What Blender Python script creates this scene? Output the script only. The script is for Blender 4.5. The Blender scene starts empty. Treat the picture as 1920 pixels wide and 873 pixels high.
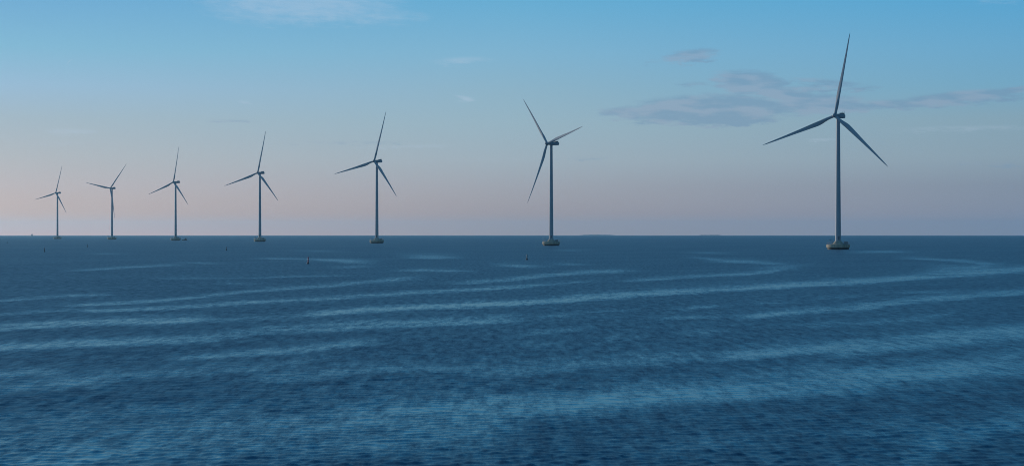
import bpy, bmesh, math, random
import numpy as np
from mathutils import Matrix, Vector

random.seed(7)
C = bpy.context.scene.collection
RE = 7.4e6            # earth radius with refraction: the sea really curves away
CAM_H = 9.1
FOC = 3000.0          # focal length in pixels of the 1920 px wide photograph
R_ = math.radians


def sea_z(x, y):
    return -(x * x + y * y) / (2 * RE)


# ------------------------------------------------------------------ materials
def new_mat(name):
    m = bpy.data.materials.new(name)
    m.use_nodes = True
    nt = m.node_tree
    nt.nodes.clear()
    out = nt.nodes.new('ShaderNodeOutputMaterial')
    bsdf = nt.nodes.new('ShaderNodeBsdfPrincipled')
    nt.links.new(bsdf.outputs[0], out.inputs[0])
    return m, nt, bsdf


def paint(name, col, rough=0.5, var=0.12, scale=0.6, streak=True, metallic=0.0):
    """weathered paint / concrete: base colour broken up by grime noise"""
    m, nt, b = new_mat(name)
    tc = nt.nodes.new('ShaderNodeTexCoord')
    mp = nt.nodes.new('ShaderNodeMapping')
    mp.inputs['Scale'].default_value = (scale * 2.5, scale * 2.5, scale * (0.25 if streak else 2.0))
    nz = nt.nodes.new('ShaderNodeTexNoise')
    nz.inputs['Scale'].default_value = 1.0
    nz.inputs['Detail'].default_value = 6
    rp = nt.nodes.new('ShaderNodeValToRGB')
    rp.color_ramp.elements[0].position = 0.3
    rp.color_ramp.elements[1].position = 0.7
    rp.color_ramp.elements[0].color = (*[c * (1 - var) for c in col], 1)
    rp.color_ramp.elements[1].color = (*[min(1, c * (1 + var * 0.6)) for c in col], 1)
    nt.links.new(tc.outputs['Object'], mp.inputs[0])
    nt.links.new(mp.outputs[0], nz.inputs['Vector'])
    nt.links.new(nz.outputs[0], rp.inputs[0])
    nt.links.new(rp.outputs[0], b.inputs['Base Color'])
    b.inputs['Roughness'].default_value = rough
    b.inputs['Metallic'].default_value = metallic
    if rough >= .8: b.inputs['Specular IOR Level'].default_value = .2
    return m


M = {
    'tower': paint('tower_paint', (0.44, 0.45, 0.46), 0.5, 0.08, 0.4),
    'blade': paint('blade_gelcoat', (0.46, 0.48, 0.49), 0.8, 0.06, 0.5, False),
    'nacelle': paint('nacelle_paint', (0.34, 0.36, 0.38), 0.5, 0.08, 0.6, False),
    'vent': paint('cooler_metal', (0.12, 0.13, 0.14), 0.5, 0.15, 1.0, False),
    'concrete': paint('weathered_concrete', (0.60, 0.49, 0.34), 0.85, 0.28, 0.5),
    'algae_shadow': paint('wet_algae_shadow', (0.010, 0.012, 0.011), 0.5, 0.4, 0.7, False),  # algae darkened to near black: shadow band under the collar put into the colour
    'steel': paint('galvanised_steel', (0.30, 0.30, 0.29), 0.5, 0.2, 1.5, False, 0.2),
    'door': paint('door_paint', (0.16, 0.18, 0.20), 0.5, 0.1, 1.0),
    'red': paint('red_buoy_paint', (0.7, 0.012, 0.03), 0.5, 0.25, 2.0),
    'green': paint('dark_green_buoy_paint', (0.006, 0.03, 0.035), 0.5, 0.3, 2.0),
    'rubber': paint('dark_hull_paint', (0.02, 0.025, 0.03), 0.5, 0.3, 2.0, False),
    'white': paint('white_boat_paint', (0.7, 0.7, 0.7), 0.4, 0.1, 1.0),
    'glass': paint('dark_window_glass', (0.02, 0.025, 0.03), 0.1, 0.1, 1.0, False),
    'sail': paint('grey_sailcloth', (0.22, 0.23, 0.25), 0.8, 0.08, 0.4, False),
    'wood': paint('island_woodland', (0.05, 0.065, 0.045), 0.95, 0.4, 0.02, False),
}


# ------------------------------------------------------------------ helpers
def mesh_obj(name, verts, faces, mat, parent=None, smooth=True, mats=None, fmat=None):
    me = bpy.data.meshes.new(name)
    me.from_pydata(verts, [], faces)
    me.materials.append(mat)
    if smooth:
        for p in me.polygons:
            p.use_smooth = True
    me.update()
    if smooth:
        me.set_sharp_from_angle(angle=R_(38))
    o = bpy.data.objects.new(name, me)
    C.objects.link(o)
    if parent:
        o.parent = parent
    return o


def lathe(profile, seg=40, axis='z', cap=True):
    """profile: list of (radius, height). axis 'z' or 'y'"""
    V, F = [], []
    for r, h in profile:
        for k in range(seg):
            a = 2 * math.pi * k / seg
            c, s = r * math.cos(a), r * math.sin(a)
            V.append((c, s, h) if axis == 'z' else (c, h, s))
    n = len(profile)
    for i in range(n - 1):
        for k in range(seg):
            k2 = (k + 1) % seg
            q = (i * seg + k, i * seg + k2, (i + 1) * seg + k2, (i + 1) * seg + k)
            F.append(q if axis == 'z' else q[::-1])
    if cap:
        a = tuple(range(seg))
        b = tuple((n - 1) * seg + k for k in range(seg))
        F.append(a[::-1] if axis == 'z' else a)
        F.append(b if axis == 'z' else b[::-1])
    return V, F


def tube(p0, p1, r, seg=8):
    p0, p1 = Vector(p0), Vector(p1)
    d = (p1 - p0)
    q = d.to_track_quat('Z', 'Y')
    V, F = [], []
    for h in (0, d.length):
        for k in range(seg):
            a = 2 * math.pi * k / seg
            V.append(tuple(p0 + q @ Vector((r * math.cos(a), r * math.sin(a), h))))
    for k in range(seg):
        k2 = (k + 1) % seg
        F.append((k, k2, seg + k2, seg + k))
    F.append(tuple(range(seg))[::-1])
    F.append(tuple(seg + k for k in range(seg)))
    return V, F


def join(parts):
    V, F = [], []
    for v, f in parts:
        o = len(V)
        V += v
        F += [tuple(i + o for i in q) for q in f]
    return V, F


def ring_tube(R, z, r, seg=48, ts=6):
    V, F = [], []
    for i in range(seg):
        a = 2 * math.pi * i / seg
        for j in range(ts):
            b = 2 * math.pi * j / ts
            rr = R + r * math.cos(b)
            V.append((rr * math.cos(a), rr * math.sin(a), z + r * math.sin(b)))
    for i in range(seg):
        for j in range(ts):
            i2, j2 = (i + 1) % seg, (j + 1) % ts
            F.append((i * ts + j, i2 * ts + j, i2 * ts + j2, i * ts + j2))
    return V, F


def box(x0, x1, y0, y1, z0, z1):
    V = [(x, y, z) for z in (z0, z1) for y in (y0, y1) for x in (x0, x1)]
    F = [(0, 2, 3, 1), (4, 5, 7, 6), (0, 1, 5, 4), (2, 6, 7, 3), (0, 4, 6, 2), (1, 3, 7, 5)]
    return V, F


def bevel(o, w, seg=2):
    bm = bmesh.new()
    bm.from_mesh(o.data)
    bmesh.ops.bevel(bm, geom=bm.edges[:], offset=w, segments=seg, affect='EDGES', profile=0.7)
    bm.to_mesh(o.data)
    bm.free()
    return o


def empty(name, loc, rz=0.0):
    o = bpy.data.objects.new(name, None)
    o.empty_display_size = 1
    o.location = loc
    o.rotation_euler = (0, 0, rz)
    C.objects.link(o)
    return o


def tag(o, label=None, cat=None, group=None, kind=None):
    if label: o['label'] = label
    if cat: o['category'] = cat
    if group: o['group'] = group
    if kind: o['kind'] = kind
    return o


# ------------------------------------------------------------------ wind turbine
HUB = 74.0
OVER = 3.7
RB = 46.0


def loft(sections):
    n = len(sections[0])
    V = [p for s in sections for p in s]
    F = []
    for i in range(len(sections) - 1):
        for k in range(n):
            k2 = (k + 1) % n
            F.append((i * n + k, i * n + k2, (i + 1) * n + k2, (i + 1) * n + k))
    F.append(tuple(range(n))[::-1])
    F.append(tuple((len(sections) - 1) * n + k for k in range(n)))
    return V, F


def blade_mesh():
    def interp(t, tab):
        for (a, va), (b, vb) in zip(tab, tab[1:]):
            if t <= b:
                u = (t - a) / (b - a)
                u = u * u * (3 - 2 * u) if False else u
                return va + (vb - va) * u
        return tab[-1][1]
    chord = [(a, .82 * b) for a, b in [(0, 1.9), (.05, 1.9), (.10, 2.25), (.16, 2.85), (.21, 3.1), (.27, 3.0), (.4, 2.45), (.55, 1.9), (.7, 1.45), (.85, 1.0), (.94, .7), (.98, .42), (1, .10)]]
    thick = [(0, 1.0), (.05, 1.0), (.10, .80), (.16, .52), (.21, .38), (.3, .29), (.5, .22), (.8, .18), (1, .15)]
    twist = [(0, 13), (.15, 13), (.3, 8), (.5, 4), (.8, 1), (1, -0.5)]
    secs = []
    n = 22
    for i in range(44):
        t = i / 43
        r = 1.15 + (RB - 1.15) * t
        c = interp(t, chord)
        th = interp(t, thick)
        tw = R_(interp(t, twist) + 2)
        blend = min(1, max(0, (t - .05) / .16))
        blend = blend * blend * (3 - 2 * blend)
        pre = -3.0 * (0.35 * t + 0.65 * t * t)
        sec = []
        for k in range(n):
            a = 2 * math.pi * k / n
            # circle and airfoil blended; x along chord, y thickness
            cx, cy = .5 * math.cos(a), .5 * math.sin(a)
            u = .5 - .5 * math.cos(a)                      # 0 = leading, 1 = trailing
            yt = 2.6 * (.2969 * math.sqrt(max(u, 0)) - .126 * u - .3516 * u * u + .2843 * u ** 3 - .1036 * u ** 4)
            sgn = 1 if math.sin(a) >= 0 else -1
            ax = .30 - u
            ay = sgn * yt * th * 1.9 + .05 * u * (1 - u) * 4 * .35
            x = (cx * (1 - blend) + ax * blend) * c
            y = (cy * (1 - blend) + ay * blend * .5 * 2) * c
            # pitch about the blade axis: leading edge turned into the wind (-Y)
            xr = x * math.cos(tw) + y * math.sin(tw)
            yr = -x * math.sin(tw) + y * math.cos(tw)
            sec.append((xr, yr + pre, r))
        secs.append(sec)
    return loft(secs)


def superbox(w, h, p=5, n=28):
    out = []
    for k in range(n):
        a = 2 * math.pi * k / n
        c, s = math.cos(a), math.sin(a)
        out.append((w * math.copysign(abs(c) ** (2 / p), c), h * math.copysign(abs(s) ** (2 / p), s)))
    return out


def make_turbine():
    root = empty('wind_turbine', (0, 0, 0))
    # foundation: cone standing in the water, drum shaped ice collar, sloping deck
    prof = [(5.9, 1.0), (6.25, 1.02), (6.38, 1.12), (6.42, 1.3), (6.44, 2.62), (6.38, 2.78), (6.2, 2.84),
            (3.6, 2.92), (3.05, 3.05), (2.5, 3.7), (2.15, 4.3), (1.95, 4.55), (1.9, 4.65)]
    V, F = lathe(prof, 56)
    f = mesh_obj('foundation', V, F, M['concrete'], root)
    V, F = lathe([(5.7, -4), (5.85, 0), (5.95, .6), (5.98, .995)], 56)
    mesh_obj('waterline_shaft', V, F, M['algae_shadow'], f)
    parts = [ring_tube(6.1, 3.95, .04), ring_tube(6.1, 3.42, .03)]
    for k in range(28):
        a = 2 * math.pi * k / 28
        parts.append(tube((6.1 * math.cos(a), 6.1 * math.sin(a), 2.83), (6.1 * math.cos(a), 6.1 * math.sin(a), 3.95), .04, 6))
    V, F = join(parts)
    mesh_obj('railing', V, F, M['steel'], f)
    # boat landing on the far side: two fender tubes and a ladder
    parts = []
    for q in (-.6, .6):
        parts.append(tube((q, 6.85, -1.5), (q, 6.85, 3.2), .14, 10))
        parts.append(tube((q, 6.85, 2.6), (q, 6.3, 2.6), .08, 8))
        parts.append(tube((q, 6.85, 1.4), (q, 6.3, 1.4), .08, 8))
    for k in range(11):
        parts.append(tube((-.6, 6.85, -.6 + k * .35), (.6, 6.85, -.6 + k * .35), .03, 6))
    V, F = join(parts)
    mesh_obj('boat_landing', V, F, M['steel'], f)
    # switchgear cabinet and a small davit crane on the deck
    V, F = box(2.9, 4.9, -2.4, -1.0, 2.86, 4.35)
    bevel(mesh_obj('equipment_cabinet', V, F, M['steel'], f, False), .08)
    V, F = join([tube((-3.9, -3.0, 2.85), (-3.9, -3.0, 5.1), .13, 10), tube((-3.9, -3.0, 5.0), (-5.9, -3.9, 5.5), .09, 8),
                 tube((-3.9, -3.0, 4.2), (-4.9, -3.45, 5.2), .05, 8)])
    mesh_obj('davit_crane', V, F, M['steel'], f)
    # tower with flange rings
    prof = [(1.72, 4.6), (1.72, 4.75), (1.58, 4.78)]
    for k in range(1, 25):
        t = k / 24
        z = 4.78 + (72.2 - 4.78) * t
        r = 1.58 + (1.02 - 1.58) * (t ** .9)
        prof.append((r, z))
    prof += [(1.1, 72.25), (1.1, 72.95)]
    V, F = lathe(prof, 40)
    t = mesh_obj('tower', V, F, M['tower'], root)
    V, F = box(-.45, .45, -1.66, -1.4, 5.3, 7.4)
    bevel(mesh_obj('door', V, F, M['door'], t, False), .05)
    # nacelle
    secs = []
    for y, w, h, dz in [(-2.25, .8, .8, 0), (-2.05, 1.0, .95, 0), (-1.2, 1.2, 1.1, .02), (1.0, 1.3, 1.2, .04),
                        (4.6, 1.3, 1.2, .06), (6.0, 1.2, 1.1, .1), (6.5, 1.0, .9, .15), (6.62, .8, .75, .17)]:
        secs.append([(x, y, z + dz) for x, z in superbox(w, h)])
    V, F = loft(secs)
    F = [q[::-1] for q in F]
    nac = mesh_obj('nacelle', V, F, M['nacelle'], root)
    V, F = box(-1.0, 1.0, 3.3, 5.6, 1.18, 1.95)
    bevel(mesh_obj('cooler_box', V, F, M['vent'], nac, False), .12)
    V, F = join([tube((-.7, 5.9, 1.2), (-.7, 5.9, 3.1), .05, 6), tube((.7, 5.9, 1.2), (.7, 5.9, 3.1), .05, 6),
                 tube((-.75, 5.9, 2.9), (.75, 5.9, 2.9), .04, 6)])
    mesh_obj('wind_vane_mast', V, F, M['steel'], nac)
    # hub / spinner (rotor centre at origin)
    prof = [(.05, -1.7), (.42, -1.62), (.8, -1.35), (1.05, -.9), (1.2, -.2), (1.2, .6), (1.1, 1.15), (.9, 1.4)]
    V, F = lathe(prof, 36, 'y')
    mesh_obj('rotor_hub', V, F, M['nacelle'], root)
    V, F = blade_mesh()
    for _ in range(3):
        mesh_obj('blade', V, F, M['blade'], root)
    return root


def pose_turbine(root, yaw, theta):
    """yaw: degrees the rotor looks to the photo's left of the camera axis; theta: first blade, clockwise from up"""
    Y = Matrix.Rotation(R_(-yaw), 4, 'Z')
    T = Matrix.Translation((0, 0, HUB))
    rot = T @ Y @ Matrix.Translation((0, -OVER, 0)) @ Matrix.Rotation(R_(-6), 4, 'X')
    nb = 0
    for ch in root.children:
        k = ch.name.split('.')[0]
        if k == 'nacelle':
            ch.matrix_local = T @ Y
        elif k == 'rotor_hub':
            ch.matrix_local = rot
        elif k == 'blade':
            ch.matrix_local = rot @ Matrix.Rotation(R_(theta + 120 * nb), 4, 'Y')
            nb += 1


def copy_tree(o, parent=None):
    c = o.copy()
    C.objects.link(c)
    if parent:
        c.parent = parent
    for ch in list(o.children):
        copy_tree(ch, c)
    return c


TURB = [  # tower x px, base y px, hub height in px, yaw, theta, label
    (1571.5, 250, 39.9, 10.5, 'nearest and tallest wind turbine on a yellowish round concrete base, alone at the right'),
    (1033.5, 191, 55.0, -42.0, 'wind turbine with its three blades spread in a Y shape, behind a dark buoy'),
    (706.5, 153.5, 36.0, 16.0, 'wind turbine between the Y shaped turbine and the red buoy, third from the right'),
    (487.3, 128.5, 32.0, 12.5, 'wind turbine standing midway along the row, fourth from either end'),
    (329.3, 108.8, 37.5, 10.5, 'wind turbine with the small work boat lying beside its base'),
    (210.0, 95.8, 28.5, 41.0, 'wind turbine with one blade hanging down in front of its own tower'),
    (107.7, 86.0, 32.0, 16.5, 'farthest and smallest wind turbine of the row, faint at the far left'),
]
proto = make_turbine()
bpy.context.view_layer.update()
for i, (px, hp, yaw, th, lab) in enumerate(TURB):
    o = proto if i == 0 else copy_tree(proto)
    D = HUB * FOC / hp
    X = (px - 960) / FOC * D
    o.location = (X, D, sea_z(X, D))
    pose_turbine(o, yaw, th)
    tag(o, lab, 'wind turbine', 'row of offshore wind turbines')


# ------------------------------------------------------------------ buoys
def place(px, py):
    """distance along the sea for something whose foot shows at pixel row py"""
    p = py - 436.3
    D = CAM_H * FOC / p
    for _ in range(4):
        D = (CAM_H + D * D / (2 * RE)) * FOC / p
    X = (px - 960) / FOC * D
    return X, D


def make_buoy(mat, can):
    root = empty('spar_buoy', (0, 0, 0))
    V, F = lathe([(.10, -.9), (.30, -.7), (.36, -.1), (.36, .22), (.30, .34), (.17, .42)], 24)
    mesh_obj('float', V, F, M['rubber'] if can else mat, root)
    V, F = lathe([(.17, .40), (.165, .9), (.14, 1.45), (.12, 1.5)], 20)
    mesh_obj('pillar', V, F, mat, root)
    if can:
        V, F = join([lathe([(.035, 1.48), (.035, 1.62)], 8), lathe([(.15, 1.60), (.155, 1.62), (.155, 2.0), (.15, 2.02)], 20)])
    else:
        V, F = join([lathe([(.035, 1.48), (.035, 1.62)], 8), lathe([(.19, 1.58), (.19, 1.60), (.02, 2.02)], 20)])
    mesh_obj('topmark', V, F, mat, root)
    return root


red = make_buoy(M['red'], True)
X, D = place(577.5, 494.2)
red.location = (X, D, sea_z(X, D)); red.rotation_euler = (0, R_(2), .3)
tag(red, 'red spar buoy with a can topmark, the only red one, floating in open water', 'buoy')
gb = make_buoy(M['green'], False)
BUOYS = [(987.8, 486.6, 'dark spar buoy nearest to the viewer, floating in front of the Y shaped turbine'),
         (83.5, 471.8, 'dark spar buoy in front of the farthest turbine, left of its base'),
         (163.7, 462.6, 'small faint spar buoy on the water midway between the two farthest turbines'),
         (424.5, 468.8, 'small dark spar buoy left of the fourth turbine, nearer than the work boat'),
         (13.3, 456.0, 'faint tiny spar buoy at the far left edge, below the distant sailboat')]
for i, (px, py, lab) in enumerate(BUOYS):
    o = gb if i == 0 else copy_tree(gb)
    X, D = place(px, py)
    o.location = (X, D, sea_z(X, D))
    o.rotation_euler = (R_(random.uniform(-3, 3)), R_(random.uniform(-3, 3)), random.uniform(0, 6))
    tag(o, lab, 'buoy', 'dark spar buoys on the water')


# ------------------------------------------------------------------ boats
def hull_mesh(L, B, Hh, dr=.5, n=16):
    secs = []
    for i in range(n + 1):
        t = i / n
        x = (t - .5) * L
        w = B / 2 * (1 - max(0, (t - .45) / .55) ** 2.2) * (.88 + .12 * min(1, t / .2))
        w = max(w, .03)
        sheer = Hh * (1 + .35 * t * t)
        secs.append([(x, -w, sheer), (x, -w * .97, sheer * .45), (x, -w * .8, -dr * .3), (x, 0, -dr * (1 - .7 * t ** 4)),
                     (x, w * .8, -dr * .3), (x, w * .97, sheer * .45), (x, w, sheer)])
    V, F = loft(secs)
    return V, [q[::-1] for q in F]


wb = empty('work_boat', (0, 0, 0))
V, F = hull_mesh(6.6, 2.4, .95)
mesh_obj('hull', V, F, M['rubber'], wb)
V, F = box(.15, 2.2, -.85, .85, .9, 2.75)
cab = bevel(mesh_obj('wheelhouse', V, F, M['door'], wb, False), .12)
V, F = join([box(.35, 1.9, -.875, -.8, 1.75, 2.4), box(.35, 1.9, .8, .875, 1.75, 2.4), box(2.15, 2.225, -.6, .6, 1.75, 2.4)])
mesh_obj('window', V, F, M['glass'], cab, False)
V, F = tube((.9, 0, 2.7), (.9, 0, 3.9), .05)
mesh_obj('mast', V, F, M['steel'], wb)
X, D = -415.8, 2032.0
wb.location = (X, D, sea_z(X, D)); wb.rotation_euler = (0, 0, R_(-8))
tag(wb, 'small dark work boat with a wheelhouse lying right of a turbine base', 'boat')

sb = empty('sailboat', (0, 0, 0))
V, F = hull_mesh(9.0, 2.9, 1.0)
mesh_obj('hull', V, F, M['rubber'], sb)
V, F = tube((.6, 0, .8), (.6, 0, 12.0), .09)
mesh_obj('mast', V, F, M['steel'], sb)


def sail(p0, p1, p2, belly):
    V, F = [], []
    n = 8
    for side in (0, .02):
        for i in range(n + 1):
            for j in range(n + 1 - i):
                a, b = i / n, j / n
                p = Vector(p0) * (1 - a - b) + Vector(p1) * a + Vector(p2) * b
                p.y += belly * 9 * a * b * (1 - a - b) * 3 + side
                V.append(tuple(p))
    idx, c = {}, 0
    for i in range(n + 1):
        for j in range(n + 1 - i):
            idx[i, j] = c; c += 1
    for s in (0, 1):
        o = s * c
        for i in range(n):
            for j in range(n - i):
                q = (idx[i, j] + o, idx[i + 1, j] + o, idx[i, j + 1] + o)
                F.append(q if s else q[::-1])
                if j < n - i - 1:
                    q = (idx[i + 1, j] + o, idx[i + 1, j + 1] + o, idx[i, j + 1] + o)
                    F.append(q if s else q[::-1])
    return V, F


V, F = sail((.5, 0, 2.0), (-3.8, .5, 2.0), (.5, 0, 11.6), .5)
mesh_obj('main_sail', V, F, M['sail'], sb)
V, F = sail((.75, 0, 10.4), (4.2, 0, 1.3), (.4, .6, 1.6), .5)
mesh_obj('jib_sail', V, F, M['sail'], sb)
D = 6500.0; X = (59.8 - 960) / FOC * D
sb.location = (X, D, sea_z(X, D)); sb.rotation_euler = (0, R_(3), R_(25))
tag(sb, 'tiny grey sailboat under sail far off on the horizon at the left', 'boat')


# ------------------------------------------------------------------ far islands on the horizon
def island(px0, px1, D, h, seed):
    rnd = random.Random(seed)
    X0, X1 = (px0 - 960) / FOC * D, (px1 - 960) / FOC * D
    n, m = 90, 9
    V, F = [], []
    zz = sea_z((X0 + X1) / 2, D)
    ph = [rnd.uniform(0, 6) for _ in range(6)]
    for i in range(n + 1):
        t = i / n
        env = min(1, 6 * t, 6 * (1 - t)) ** .7
        top = h * env * (.82 + .08 * math.sin(9 * t + ph[0]) + .06 * math.sin(31 * t + ph[1]) + .05 * math.sin(77 * t + ph[2])) + rnd.uniform(-.4, .4) * env
        for j in range(m):
            u = j / (m - 1) * 2 - 1
            prof = (1 - abs(u) ** 3)
            V.append((X0 + (X1 - X0) * t, D + u * 180 * (.25 + .75 * env), zz - 2 + (top + 2) * prof))
    for i in range(n):
        for j in range(m - 1):
            F.append((i * m + j, (i + 1) * m + j, (i + 1) * m + j + 1, i * m + j + 1))
    o = mesh_obj('island', V, F, M['wood'])
    return tag(o, kind='structure')


island(1310, 1354, 12600, 4.6, 3)
island(1086, 1154, 14200, 8.6, 5)


# ------------------------------------------------------------------ the sea
# slicks charted by bearing (as px column) and range (as px row below the eye level); widths too
SLICKS = [
    ([(132, 507), (190, 504), (250, 500), (325, 496)], 1.6, .45),
    ([(345, 492), (400, 493)], 1.3, .4),
    ([(490, 484), (560, 485), (640, 488), (690, 489)], 1.5, .5),
    ([(620, 488), (650, 490), (690, 491)], 2.6, .5),
    ([(640, 501), (680, 499)], 1.8, .5),
    ([(765, 480), (800, 481), (848, 482)], 3.0, .55),
    ([(755, 506), (800, 506), (872, 508)], 1.8, .6),
    ([(0, 563), (100, 556), (200, 551)], 2.0, .5),
    ([(0, 590), (80, 584), (160, 580)], 2.0, .3),
    ([(130, 573), (300, 563), (400, 552), (500, 542), (620, 535), (720, 525), (775, 521)], 2.2, .55),
    ([(715, 526), (745, 524), (780, 521)], 3.0, .4),
    ([(150, 585), (330, 576), (500, 565), (700, 553), (800, 547), (960, 538), (1040, 532)], 2.8, .7),
    ([(0, 615), (60, 611), (200, 605), (385, 599)], 5.0, .75),
    ([(380, 602), (560, 594)], 3.0, .25),
    ([(575, 591), (640, 585), (700, 579), (800, 575), (960, 567), (1100, 557), (1300, 545), (1500, 534), (1650, 526), (1720, 519), (1830, 511), (1920, 505)], 4.6, .9),
    ([(0, 650), (100, 646), (250, 640), (320, 637), (400, 630), (500, 619), (600, 614), (700, 610), (850, 603), (975, 597)], 5.5, .7),
    ([(330, 670), (450, 662), (560, 655), (620, 648), (695, 641)], 5.0, .55),
    ([(0, 702), (60, 697), (120, 697)], 5.5, .6),
    ([(0, 727), (100, 721), (220, 716)], 10.0, .6),
    ([(200, 712), (350, 700), (500, 690), (600, 672)], 8.0, .3),
    ([(480, 712), (600, 702), (700, 692), (850, 690)], 9.0, .4),
    ([(850, 694), (960, 690), (1100, 680), (1200, 671), (1330, 668)], 9.0, .45),
    ([(1340, 668), (1420, 661), (1500, 654), (1600, 647), (1645, 640)], 7.5, .8),
    ([(1560, 658), (1650, 649), (1740, 640), (1800, 633), (1930, 622)], 10.0, .8),
    ([(60, 856), (200, 840), (360, 822), (500, 805), (650, 785), (800, 772), (960, 765), (1060, 757), (1150, 747), (1300, 735), (1400, 727), (1520, 715), (1600, 708), (1700, 702), (1800, 693), (1930, 680)], 18.0, 1.0),
    ([(0, 858), (150, 852), (300, 847), (500, 832), (750, 805), (960, 782)], 36.0, .55),
    ([(0, 790), (150, 780), (300, 765)], 14.0, .15),
    ([(1680, 880), (1720, 850), (1790, 820), (1930, 775)], 18.0, .4),
    ([(1230, 838), (1330, 832), (1420, 830)], 10.0, .25),
    ([(1600, 812), (1760, 800), (1930, 790)], 12.0, .3),
    ([(1300, 473), (1360, 474)], 1.4, .4),
    ([(1340, 489), (1400, 490), (1440, 493), (1472, 495)], 2.5, .55),
    ([(1300, 482), (1360, 488), (1440, 492)], 1.6, .4),
    ([(1180, 526), (1300, 518), (1400, 513), (1450, 507), (1480, 502)], 2.4, .6),
    ([(1420, 503), (1510, 497)], 1.8, .35),
    ([(1610, 472), (1700, 472)], 1.6, .5),
    ([(1700, 483), (1800, 489), (1870, 496)], 2.2, .5),
    ([(1750, 500), (1820, 502), (1870, 496)], 2.5, .5),
    ([(1740, 507), (1800, 506), (1860, 503)], 2.5, .5),
    ([(940, 497), (980, 499), (1015, 499)], 2.6, .6),
    ([(1040, 494), (1090, 495)], 1.6, .4),
    ([(1050, 469), (1090, 469)], 1.0, .4),
    ([(860, 530), (960, 523), (1030, 516), (1085, 511), (1180, 507)], 2.4, .6),
    ([(1050, 530), (1110, 527)], 1.4, .45),
    ([(1390, 595), (1450, 588), (1500, 582), (1600, 576), (1700, 564), (1800, 556), (1930, 547)], 4.5, .7),
    ([(1680, 549), (1760, 546), (1800, 545)], 2.0, .35),
    ([(1540, 558), (1640, 553)], 1.8, .3),
    ([(1280, 579), (1350, 572)], 2.6, .45),
    ([(1400, 568), (1480, 566)], 1.6, .3),
    ([(1010, 593), (1085, 589)], 2.4, .5),
    ([(1240, 596), (1330, 593)], 2.6, .45),
    ([(1080, 584), (1180, 581)], 1.8, .3),
    ([(960, 628), (1030, 622), (1095, 614)], 3.5, .4),
    ([(960, 645), (1060, 643)], 4.0, .35),
    ([(1120, 638), (1200, 630)], 4.0, .35),
    ([(1280, 626), (1320, 623), (1360, 622)], 5.0, .45),
    ([(1500, 612), (1640, 604), (1780, 594)], 4.0, .35),
    ([(400, 531), (480, 531)], 2.2, .3),
    ([(300, 522), (420, 521), (640, 516)], 1.2, .3),
    ([(180, 475), (215, 475)], 1.0, .4),
    ([(560, 470), (640, 471)], 1.0, .25),
    ([(1500, 742), (1600, 738)], 6.0, .15),
]


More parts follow.
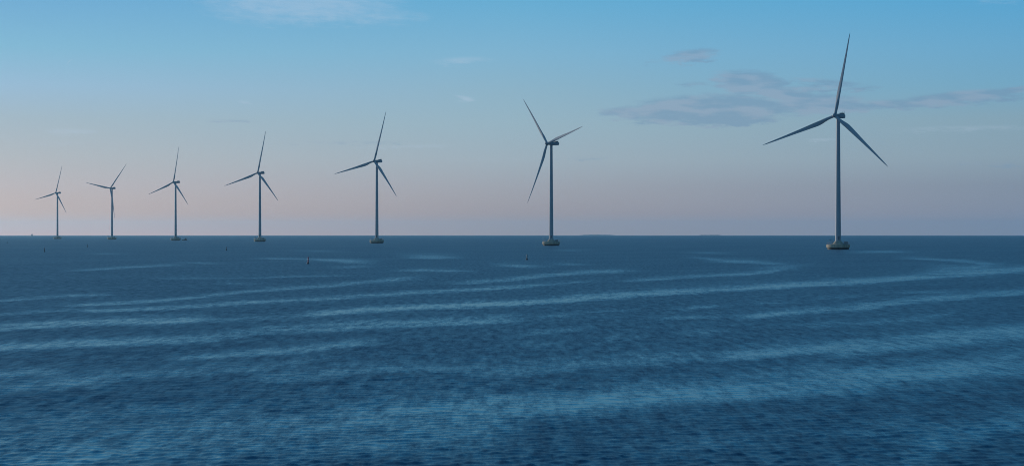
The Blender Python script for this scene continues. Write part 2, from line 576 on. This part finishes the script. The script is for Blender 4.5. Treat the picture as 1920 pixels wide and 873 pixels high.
def build_sea():
    f_ = np.float32
    # rings: fine where the picture sees them, coarse beyond
    r = list(np.linspace(2, 40, 40))
    while r[-1] < 1500:
        r.append(r[-1] + max(.10, .0024 * r[-1]) if r[-1] > 52 else r[-1] + .35)
    while r[-1] < 16000:
        r.append(r[-1] * 1.012)
    r = np.array(r)
    fine = np.arange(-R_(23), R_(23), .0016)
    coarse = np.linspace(R_(23), 2 * math.pi - R_(23), 70)[:-1]
    az = np.concatenate([fine, coarse])
    na, nr = len(az), len(r)
    A, Rr = np.meshgrid(az, r)
    X = (Rr * np.sin(A)).ravel()
    Y = (Rr * np.cos(A)).ravel()
    dA = np.gradient(np.concatenate([az, [az[0] + 2 * math.pi]]))[:-1]
    dR = np.gradient(r)
    sp = np.maximum(Rr * dA[None, :], dR[:, None]).ravel()
    Z = -(X * X + Y * Y) / (2 * RE)
    # charted slicks
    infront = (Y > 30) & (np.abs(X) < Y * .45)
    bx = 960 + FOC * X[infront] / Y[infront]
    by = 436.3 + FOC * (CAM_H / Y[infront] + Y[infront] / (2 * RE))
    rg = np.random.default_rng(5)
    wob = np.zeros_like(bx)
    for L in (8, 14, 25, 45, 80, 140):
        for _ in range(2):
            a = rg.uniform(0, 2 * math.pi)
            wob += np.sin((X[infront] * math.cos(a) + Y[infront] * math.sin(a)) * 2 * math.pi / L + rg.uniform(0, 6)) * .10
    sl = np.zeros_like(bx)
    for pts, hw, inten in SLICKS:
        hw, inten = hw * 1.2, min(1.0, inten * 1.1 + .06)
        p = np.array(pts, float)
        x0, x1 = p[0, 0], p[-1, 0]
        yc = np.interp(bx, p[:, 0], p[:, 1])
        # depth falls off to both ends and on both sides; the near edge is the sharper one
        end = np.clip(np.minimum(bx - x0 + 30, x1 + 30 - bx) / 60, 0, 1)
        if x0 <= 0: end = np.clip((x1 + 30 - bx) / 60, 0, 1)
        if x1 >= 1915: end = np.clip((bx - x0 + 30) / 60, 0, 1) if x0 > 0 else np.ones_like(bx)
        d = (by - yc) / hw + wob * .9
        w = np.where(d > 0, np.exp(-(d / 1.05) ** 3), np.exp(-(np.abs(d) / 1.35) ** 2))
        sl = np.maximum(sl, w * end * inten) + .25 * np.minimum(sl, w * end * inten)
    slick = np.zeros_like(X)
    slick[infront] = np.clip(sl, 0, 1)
    # wind waves: many short components, band limited to what the mesh can carry
    rg = np.random.default_rng(11)
    N = 110
    lam = np.exp(rg.uniform(math.log(.40), math.log(2.2), N))
    dirs = rg.normal(0, .85, N) + R_(80)       # travelling mostly away from / towards the viewer
    slope = .27 * math.sqrt(2 / N)
    H = np.zeros(len(X), f_)
    near = np.nonzero(sp < 1.6)[0]
    xn, yn, sn, sln = X[near], Y[near], sp[near], slick[near]
    # slow gusty modulation
    g = np.zeros_like(xn)
    for L in (18, 31, 50, 77, 120):
        a = rg.uniform(0, 2 * math.pi)
        g += np.sin((xn * math.cos(a) + yn * math.sin(a)) * 2 * math.pi / L + rg.uniform(0, 6))
    g = 1 + .18 * g / 2.2
    h = np.zeros_like(xn)
    unres = np.ones_like(X); var = np.zeros_like(xn); tot = 0.0
    for L, a in zip(lam, dirs):
        k = 2 * math.pi / L
        fade = np.clip((L / sn - 2.6) / 2.0, 0, 1)
        amp = slope * L / (2 * math.pi) * (1.0 if L < .85 else (.5 if L < 1.25 else .18))
        ph = k * (xn * math.cos(a) + yn * math.sin(a)) + rg.uniform(0, 6.28)
        sv = (amp * k) ** 2
        var += sv * fade * fade; tot += sv
        h += amp * fade * np.sin(ph) * (1 - .35 * sln)
    h = h * g
    sg = max(1e-6, float(np.std(h[sn < .3])))
    h = h + .10 * (h * h / sg - sg) * np.clip(1.3 - sn, 0, 1)      # peaked crests, flat troughs
    unres[near] = 1 - var / tot
    H[near] = h
    Z = Z + H
    # centre fan vertex
    V = np.empty((na * nr + 1, 3), f_)
    V[:-1, 0], V[:-1, 1], V[:-1, 2] = X, Y, Z
    V[-1] = 0
    ii, jj = np.meshgrid(np.arange(nr - 1), np.arange(na), indexing='ij')
    j2 = (jj + 1) % na
    Q = np.stack([ii * na + jj, (ii + 1) * na + jj, (ii + 1) * na + j2, ii * na + j2], -1).reshape(-1, 4)
    j = np.arange(na)
    Tn = np.stack([np.full(na, na * nr), j, (j + 1) % na], -1)
    me = bpy.data.meshes.new('sea')
    me.vertices.add(len(V))
    me.vertices.foreach_set('co', V.ravel())
    loops = np.concatenate([Q.ravel(), Tn.ravel()]).astype(np.int32)
    me.loops.add(len(loops))
    me.loops.foreach_set('vertex_index', loops)
    nq, ntri = len(Q), len(Tn)
    me.polygons.add(nq + ntri)
    starts = np.concatenate([np.arange(nq) * 4, nq * 4 + np.arange(ntri) * 3]).astype(np.int32)
    me.polygons.foreach_set('loop_start', starts)
    me.polygons.foreach_set('use_smooth', np.ones(nq + ntri, bool))
    me.update(calc_edges=True)
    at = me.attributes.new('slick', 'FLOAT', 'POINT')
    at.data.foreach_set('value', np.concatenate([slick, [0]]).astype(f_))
    at = me.attributes.new('unresolved', 'FLOAT', 'POINT')
    at.data.foreach_set('value', np.concatenate([unres, [0]]).astype(f_))
    me.validate()
    # face up
    if me.polygons[len(me.polygons) // 2].normal.z < 0:
        me.flip_normals()
    o = bpy.data.objects.new('sea', me)
    C.objects.link(o)
    tag(o, kind='structure')
    return o


def sea_material():
    m, nt, b = new_mat('sea_water')
    L = nt.links.new
    at = nt.nodes.new('ShaderNodeAttribute'); at.attribute_name = 'slick'
    geo = nt.nodes.new('ShaderNodeNewGeometry')

    def math_(op, a, bb=None, c=None, clamp=False):
        n = nt.nodes.new('ShaderNodeMath'); n.operation = op; n.use_clamp = clamp
        for k, v in enumerate((a, bb, c)):
            if v is None: continue
            if isinstance(v, (int, float)): n.inputs[k].default_value = v
            else: L(v, n.inputs[k])
        return n.outputs[0]

    def noise(scale, sx, sy, rot, det=3, rgh=.5):
        m0 = nt.nodes.new('ShaderNodeMapping')
        m0.inputs['Rotation'].default_value = (0, 0, rot)
        L(geo.outputs['Position'], m0.inputs[0])
        mp = nt.nodes.new('ShaderNodeMapping')
        mp.inputs['Scale'].default_value = (sx, sy, .0)
        L(m0.outputs[0], mp.inputs[0])
        n = nt.nodes.new('ShaderNodeTexNoise')
        n.inputs['Scale'].default_value = scale
        n.inputs['Detail'].default_value = det; n.inputs['Roughness'].default_value = rgh
        L(mp.outputs[0], n.inputs['Vector'])
        return n.outputs[0]
    patch = noise(.03, .3, 1.0, R_(-45), 6, .6)         # slow patches of calmer water
    fine = noise(.35, 3.2, .6, 0, 8, .85)          # small cat's paws, down to ripples
    mid = noise(.12, .35, 1.0, R_(-42), 6, .65)
    # ragged slicks: the charted strength is frayed by noise at several scales
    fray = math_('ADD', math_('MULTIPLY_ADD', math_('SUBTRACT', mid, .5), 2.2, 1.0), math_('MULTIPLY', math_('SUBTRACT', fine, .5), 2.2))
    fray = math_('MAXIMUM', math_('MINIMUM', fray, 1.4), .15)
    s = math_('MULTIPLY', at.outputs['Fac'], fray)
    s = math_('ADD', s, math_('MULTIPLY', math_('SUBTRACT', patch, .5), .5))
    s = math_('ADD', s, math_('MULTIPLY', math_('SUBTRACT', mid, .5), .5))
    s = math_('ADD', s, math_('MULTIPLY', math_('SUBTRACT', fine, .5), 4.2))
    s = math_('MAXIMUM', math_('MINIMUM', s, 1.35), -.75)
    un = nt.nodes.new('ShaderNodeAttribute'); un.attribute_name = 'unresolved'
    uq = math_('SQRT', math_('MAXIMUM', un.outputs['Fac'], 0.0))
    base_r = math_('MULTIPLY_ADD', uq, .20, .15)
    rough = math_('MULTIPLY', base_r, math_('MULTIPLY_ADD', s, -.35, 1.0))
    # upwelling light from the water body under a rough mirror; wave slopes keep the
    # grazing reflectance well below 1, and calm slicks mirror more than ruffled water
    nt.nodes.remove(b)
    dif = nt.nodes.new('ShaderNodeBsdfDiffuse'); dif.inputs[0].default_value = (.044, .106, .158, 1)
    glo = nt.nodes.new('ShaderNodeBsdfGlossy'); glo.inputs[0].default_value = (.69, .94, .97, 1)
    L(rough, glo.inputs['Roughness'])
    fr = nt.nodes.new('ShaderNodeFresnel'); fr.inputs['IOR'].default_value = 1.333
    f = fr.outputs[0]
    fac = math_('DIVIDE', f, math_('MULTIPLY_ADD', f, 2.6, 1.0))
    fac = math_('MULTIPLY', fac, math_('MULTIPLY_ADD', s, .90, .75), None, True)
    mx = nt.nodes.new('ShaderNodeMixShader')
    L(fac, mx.inputs[0]); L(dif.outputs[0], mx.inputs[1]); L(glo.outputs[0], mx.inputs[2])
    L(mx.outputs[0], [n for n in nt.nodes if n.type == 'OUTPUT_MATERIAL'][0].inputs[0])
    return m


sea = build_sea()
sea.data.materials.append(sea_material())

# ------------------------------------------------------------------ haze
V, F = box(-16600, 16600, -16600, 16600, -20.5, 126)
hz = bpy.data.meshes.new('haze'); hz.from_pydata(V, [], F); hz.update()
hm = bpy.data.materials.new('sea_haze'); hm.use_nodes = True
nt = hm.node_tree; nt.nodes.clear()
out = nt.nodes.new('ShaderNodeOutputMaterial'); pv = nt.nodes.new('ShaderNodeVolumePrincipled')
pv.inputs['Color'].default_value = (.44, .78, 1.0, 1)
pv.inputs['Density'].default_value = 4.5e-5
pv.inputs['Anisotropy'].default_value = .55
nt.links.new(pv.outputs[0], out.inputs['Volume'])
hz.materials.append(hm)
ho = bpy.data.objects.new('haze', hz); C.objects.link(ho); tag(ho, kind='stuff')

# ------------------------------------------------------------------ sky and sun
SUN_AZ, SUN_EL = -44.0, 11.0
w = bpy.data.worlds.new('World'); bpy.context.scene.world = w
w.use_nodes = True
nt = w.node_tree; nt.nodes.clear()
L = nt.links.new


def wm(op, a, b=None, c=None, clamp=False):
    n = nt.nodes.new('ShaderNodeMath'); n.operation = op; n.use_clamp = clamp
    for k, v in enumerate((a, b, c)):
        if v is None: continue
        if isinstance(v, (int, float)): n.inputs[k].default_value = v
        else: L(v, n.inputs[k])
    return n.outputs[0]


def smooth(x, lo, hi):
    n = nt.nodes.new('ShaderNodeMapRange'); n.interpolation_type = 'SMOOTHSTEP'
    L(x, n.inputs[0])
    n.inputs[1].default_value = lo; n.inputs[2].default_value = hi
    return n.outputs[0]


def mixc(f, a, b):
    n = nt.nodes.new('ShaderNodeMix'); n.data_type = 'RGBA'
    if isinstance(f, (int, float)): n.inputs[0].default_value = f
    else: L(f, n.inputs[0])
    for k, v in ((6, a), (7, b)):
        if isinstance(v, tuple): n.inputs[k].default_value = (*v, 1)
        else: L(v, n.inputs[k])
    return n.outputs[2]


def lin(c):
    return tuple(((v / 255) / 12.92 if v / 255 <= .04045 else ((v / 255 + .055) / 1.055) ** 2.4) for v in c)


tc = nt.nodes.new('ShaderNodeTexCoord')
sep = nt.nodes.new('ShaderNodeSeparateXYZ')
L(tc.outputs['Generated'], sep.inputs[0])
DEG = 180 / math.pi
el = wm('MULTIPLY', wm('ARCSINE', wm('MINIMUM', wm('MAXIMUM', sep.outputs[2], -1.0), 1.0)), DEG)
az = wm('MULTIPLY', wm('ARCTAN2', sep.outputs[0], sep.outputs[1]), DEG)
pos = wm('SQRT', wm('DIVIDE', wm('MAXIMUM', el, 0.0), 90.0))

UP = [(12, (76, 156, 206)), (20, (56, 140, 196)), (35, (38, 114, 172)), (60, (26, 92, 150)), (90, (24, 84, 142))]
COLS = {
    'l': [(436, (219, 169, 149)), (400, (204, 175, 161)), (350, (192, 182, 182)), (300, (180, 184, 188)), (230, (165, 184, 196)), (170, (153, 187, 212)), (100, (131, 184, 212)), (0, (111, 170, 211))],
    'c': [(436, (167, 148, 143)), (400, (166, 153, 153)), (350, (163, 165, 172)), (300, (161, 176, 186)), (230, (152, 180, 194)), (170, (142, 179, 199)), (100, (128, 179, 208)), (0, (104, 173, 211))],
    'r': [(436, (139, 143, 156)), (400, (138, 145, 161)), (350, (134, 147, 163)), (300, (140, 162, 176)), (230, (134, 165, 182)), (170, (117, 168, 196)), (100, (107, 168, 204)), (0, (86, 164, 209))],
}


def ramp(key):
    n = nt.nodes.new('ShaderNodeValToRGB')
    st = [(math.degrees(math.atan((436.3 - y) / FOC)), c) for y, c in COLS[key]] + UP
    e = n.color_ramp.elements
    e[0].position = math.sqrt(max(0, st[0][0]) / 90); e[0].color = (*lin(st[0][1]), 1)
    e[1].position = 1.0; e[1].color = (*lin(st[-1][1]), 1)
    for d, c in st[1:-1]:
        q = e.new(math.sqrt(d / 90)); q.color = (*lin(c), 1)
    L(pos, n.inputs[0])
    return n.outputs[0]


rl, rc, rr = ramp('l'), ramp('c'), ramp('r')
fl = wm('MULTIPLY', wm('MINIMUM', wm('MAXIMUM', az, -17.8), 0.0), -1 / 17.8)
fr = wm('MULTIPLY', wm('MAXIMUM', wm('MINIMUM', az, 17.8), 0.0), 1 / 17.8)
sky = mixc(fr, mixc(fl, rc, rl), rr)

# clouds: (x px, y px, half width, half height, slope px/px, strength)
nzv = nt.nodes.new('ShaderNodeCombineXYZ')
L(wm('MULTIPLY', az, .75), nzv.inputs[0]); L(wm('MULTIPLY_ADD', az, .12, wm('MULTIPLY', el, 3.4)), nzv.inputs[1])
nz1 = nt.nodes.new('ShaderNodeTexNoise'); nz1.inputs['Scale'].default_value = 1.9; nz1.inputs['Detail'].default_value = 7; nz1.inputs['Roughness'].default_value = .70
L(nzv.outputs[0], nz1.inputs['Vector'])
nz2 = nt.nodes.new('ShaderNodeTexNoise'); nz2.inputs['Scale'].default_value = .8; nz2.inputs['Detail'].default_value = 4
L(nzv.outputs[0], nz2.inputs['Vector'])
n1 = wm('SUBTRACT', nz1.outputs[0], .5)
n2 = wm('SUBTRACT', nz2.outputs[0], .5)
xw = wm('ADD', az, wm('MULTIPLY', n2, 1.6))
yw = wm('ADD', el, wm('MULTIPLY', n1, .35))
PXD = DEG / FOC


def ellipse(cx, cy, hw, hh, sl, st):
    x0, y0 = math.degrees(math.atan((cx - 960) / FOC)), math.degrees(math.atan((436.3 - cy) / FOC))
    dx = wm('SUBTRACT', xw, x0)
    dy = wm('SUBTRACT', wm('SUBTRACT', yw, y0), wm('MULTIPLY', dx, sl))
    dx = wm('DIVIDE', dx, hw * PXD); dy = wm('DIVIDE', dy, hh * PXD)
    d2 = wm('ADD', wm('MULTIPLY', dx, dx), wm('MULTIPLY', dy, dy))
    return wm('MULTIPLY', wm('SUBTRACT', 1.0, d2, None, True), st)


def union(lst):
    acc = None
    for e in lst:
        v = ellipse(*e)
        acc = v if acc is None else wm('MAXIMUM', acc, v)
    return acc


GREY = [(1300, 107, 70, 18, .05, .75), (1240, 118, 50, 10, 0, .35), (1410, 160, 85, 30, -.12, 1.0), (1470, 180, 75, 14, -.15, 1.0),
        (1330, 207, 215, 36, .03, 1.0), (1370, 228, 110, 14, .03, 1.0), (1530, 200, 120, 26, .0, .9), (1600, 206, 70, 16, 0, .7),
        (1550, 162, 90, 13, -.1, .6), (1610, 172, 60, 8, 0, .5), (1790, 194, 150, 17, .07, .95), (1890, 183, 80, 10, .1, .8), (1180, 211, 75, 14, 0, .8), (1720, 201, 240, 13, .03, .75), (1500, 172, 160, 10, .02, .6),
        (1300, 160, 60, 8, 0, .45), (440, 230, 60, 5, 0, .45), (650, 268, 160, 6, .02, .3), (1090, 297, 90, 6, 0, .25), (1870, 312, 120, 9, 0, .3)]
WHITE = [(570, 14, 230, 44, 0, .75), (440, 18, 90, 36, -.3, .5), (690, 32, 130, 24, 0, .5), (862, 114, 65, 10, .05, .55), (870, 184, 22, 9, -.1, .6), (455, 195, 24, 5, 0, .5),
         (135, 254, 55, 9, 0, .5), (1810, 248, 170, 8, 0, .4), (1540, 265, 34, 5, 0, .5), (760, 275, 130, 5, .03, .4), (137, 127, 3.5, 7, 0, .6), (1870, 20, 60, 10, -.1, .3),
         (900, 300, 140, 6, .02, .2), (150, 275, 120, 6, 0, .25)]
gm = union(GREY)
gm = smooth(wm('MULTIPLY', wm('ADD', gm, wm('MULTIPLY', n1, 1.6)), wm('GREATER_THAN', gm, 0.001)), .12, .75)
wmk = union(WHITE)
wmk = smooth(wm('MULTIPLY', wm('ADD', wmk, wm('MULTIPLY', n1, 1.1)), wm('GREATER_THAN', wmk, 0.001)), .05, .95)
gcol = mixc(smooth(nz2.outputs[0], .42, .62), lin((116, 148, 178)), lin((144, 162, 186)))
sky = mixc(wm('MULTIPLY', gm, .6), sky, gcol)
sky = mixc(wm('MULTIPLY', wmk, .42), sky, lin((184, 202, 222)))

# the real sky model takes over above the part of the sky the photograph shows
nish = nt.nodes.new('ShaderNodeTexSky'); nish.sky_type = 'NISHITA'
nish.sun_disc = False
nish.sun_elevation = R_(SUN_EL); nish.sun_rotation = R_(SUN_AZ)
nish.air_density = 1.0; nish.dust_density = 1.0; nish.ozone_density = 2.0
ns = nt.nodes.new('ShaderNodeVectorMath'); ns.operation = 'SCALE'; ns.inputs['Scale'].default_value = .05
L(nish.outputs[0], ns.inputs[0])
sky = mixc(wm('MULTIPLY', smooth(el, 12, 45), .3), sky, ns.outputs[0])
# the sky opposite the sun is duller
sdir = (math.sin(R_(SUN_AZ)), math.cos(R_(SUN_AZ)))
cosz = wm('ADD', wm('MULTIPLY', sep.outputs[0], sdir[0]), wm('MULTIPLY', sep.outputs[1], sdir[1]))
dull = wm('MULTIPLY_ADD', smooth(cosz, -.75, .2), .5, .5)
sc = nt.nodes.new('ShaderNodeVectorMath'); sc.operation = 'SCALE'
L(sky, sc.inputs[0]); L(wm('MULTIPLY', dull, 10.0), sc.inputs['Scale'])
bg = nt.nodes.new('ShaderNodeBackground'); bg.inputs['Strength'].default_value = .1
L(sc.outputs[0], bg.inputs[0])
wo = nt.nodes.new('ShaderNodeOutputWorld'); L(bg.outputs[0], wo.inputs[0])
w.cycles.sampling_method = 'AUTOMATIC'

ld = bpy.data.lights.new('sun', 'SUN')
ld.energy = 2.0; ld.angle = R_(.6); ld.color = (1, .89, .77)
sun = bpy.data.objects.new('sun', ld); C.objects.link(sun)
s = Vector((math.sin(R_(SUN_AZ)) * math.cos(R_(SUN_EL)), math.cos(R_(SUN_AZ)) * math.cos(R_(SUN_EL)), math.sin(R_(SUN_EL))))
sun.rotation_euler = (-s).to_track_quat('-Z', 'Y').to_euler()
sun.location = (0, 0, 300)

# ------------------------------------------------------------------ camera
cd = bpy.data.cameras.new('camera'); cam = bpy.data.objects.new('camera', cd); C.objects.link(cam)
cd.sensor_width = 36; cd.lens = 36 * FOC / 1920
cd.clip_start = .5; cd.clip_end = 60000
cam.location = (0, 0, CAM_H); cam.rotation_euler = (R_(90), 0, 0)
scn = bpy.context.scene
scn.camera = cam
scn.view_settings.view_transform = 'Standard'
scn.view_settings.look = 'None'
scn.view_settings.exposure = 0
scn.view_settings.gamma = 1
scn.view_settings.use_curve_mapping = False
scn.cycles.volume_bounces = 1
scn.cycles.max_bounces = 8
scn.cycles.filter_width = 1.0
scn.cycles.use_denoising = True
scn.cycles.denoising_prefilter = 'NONE'
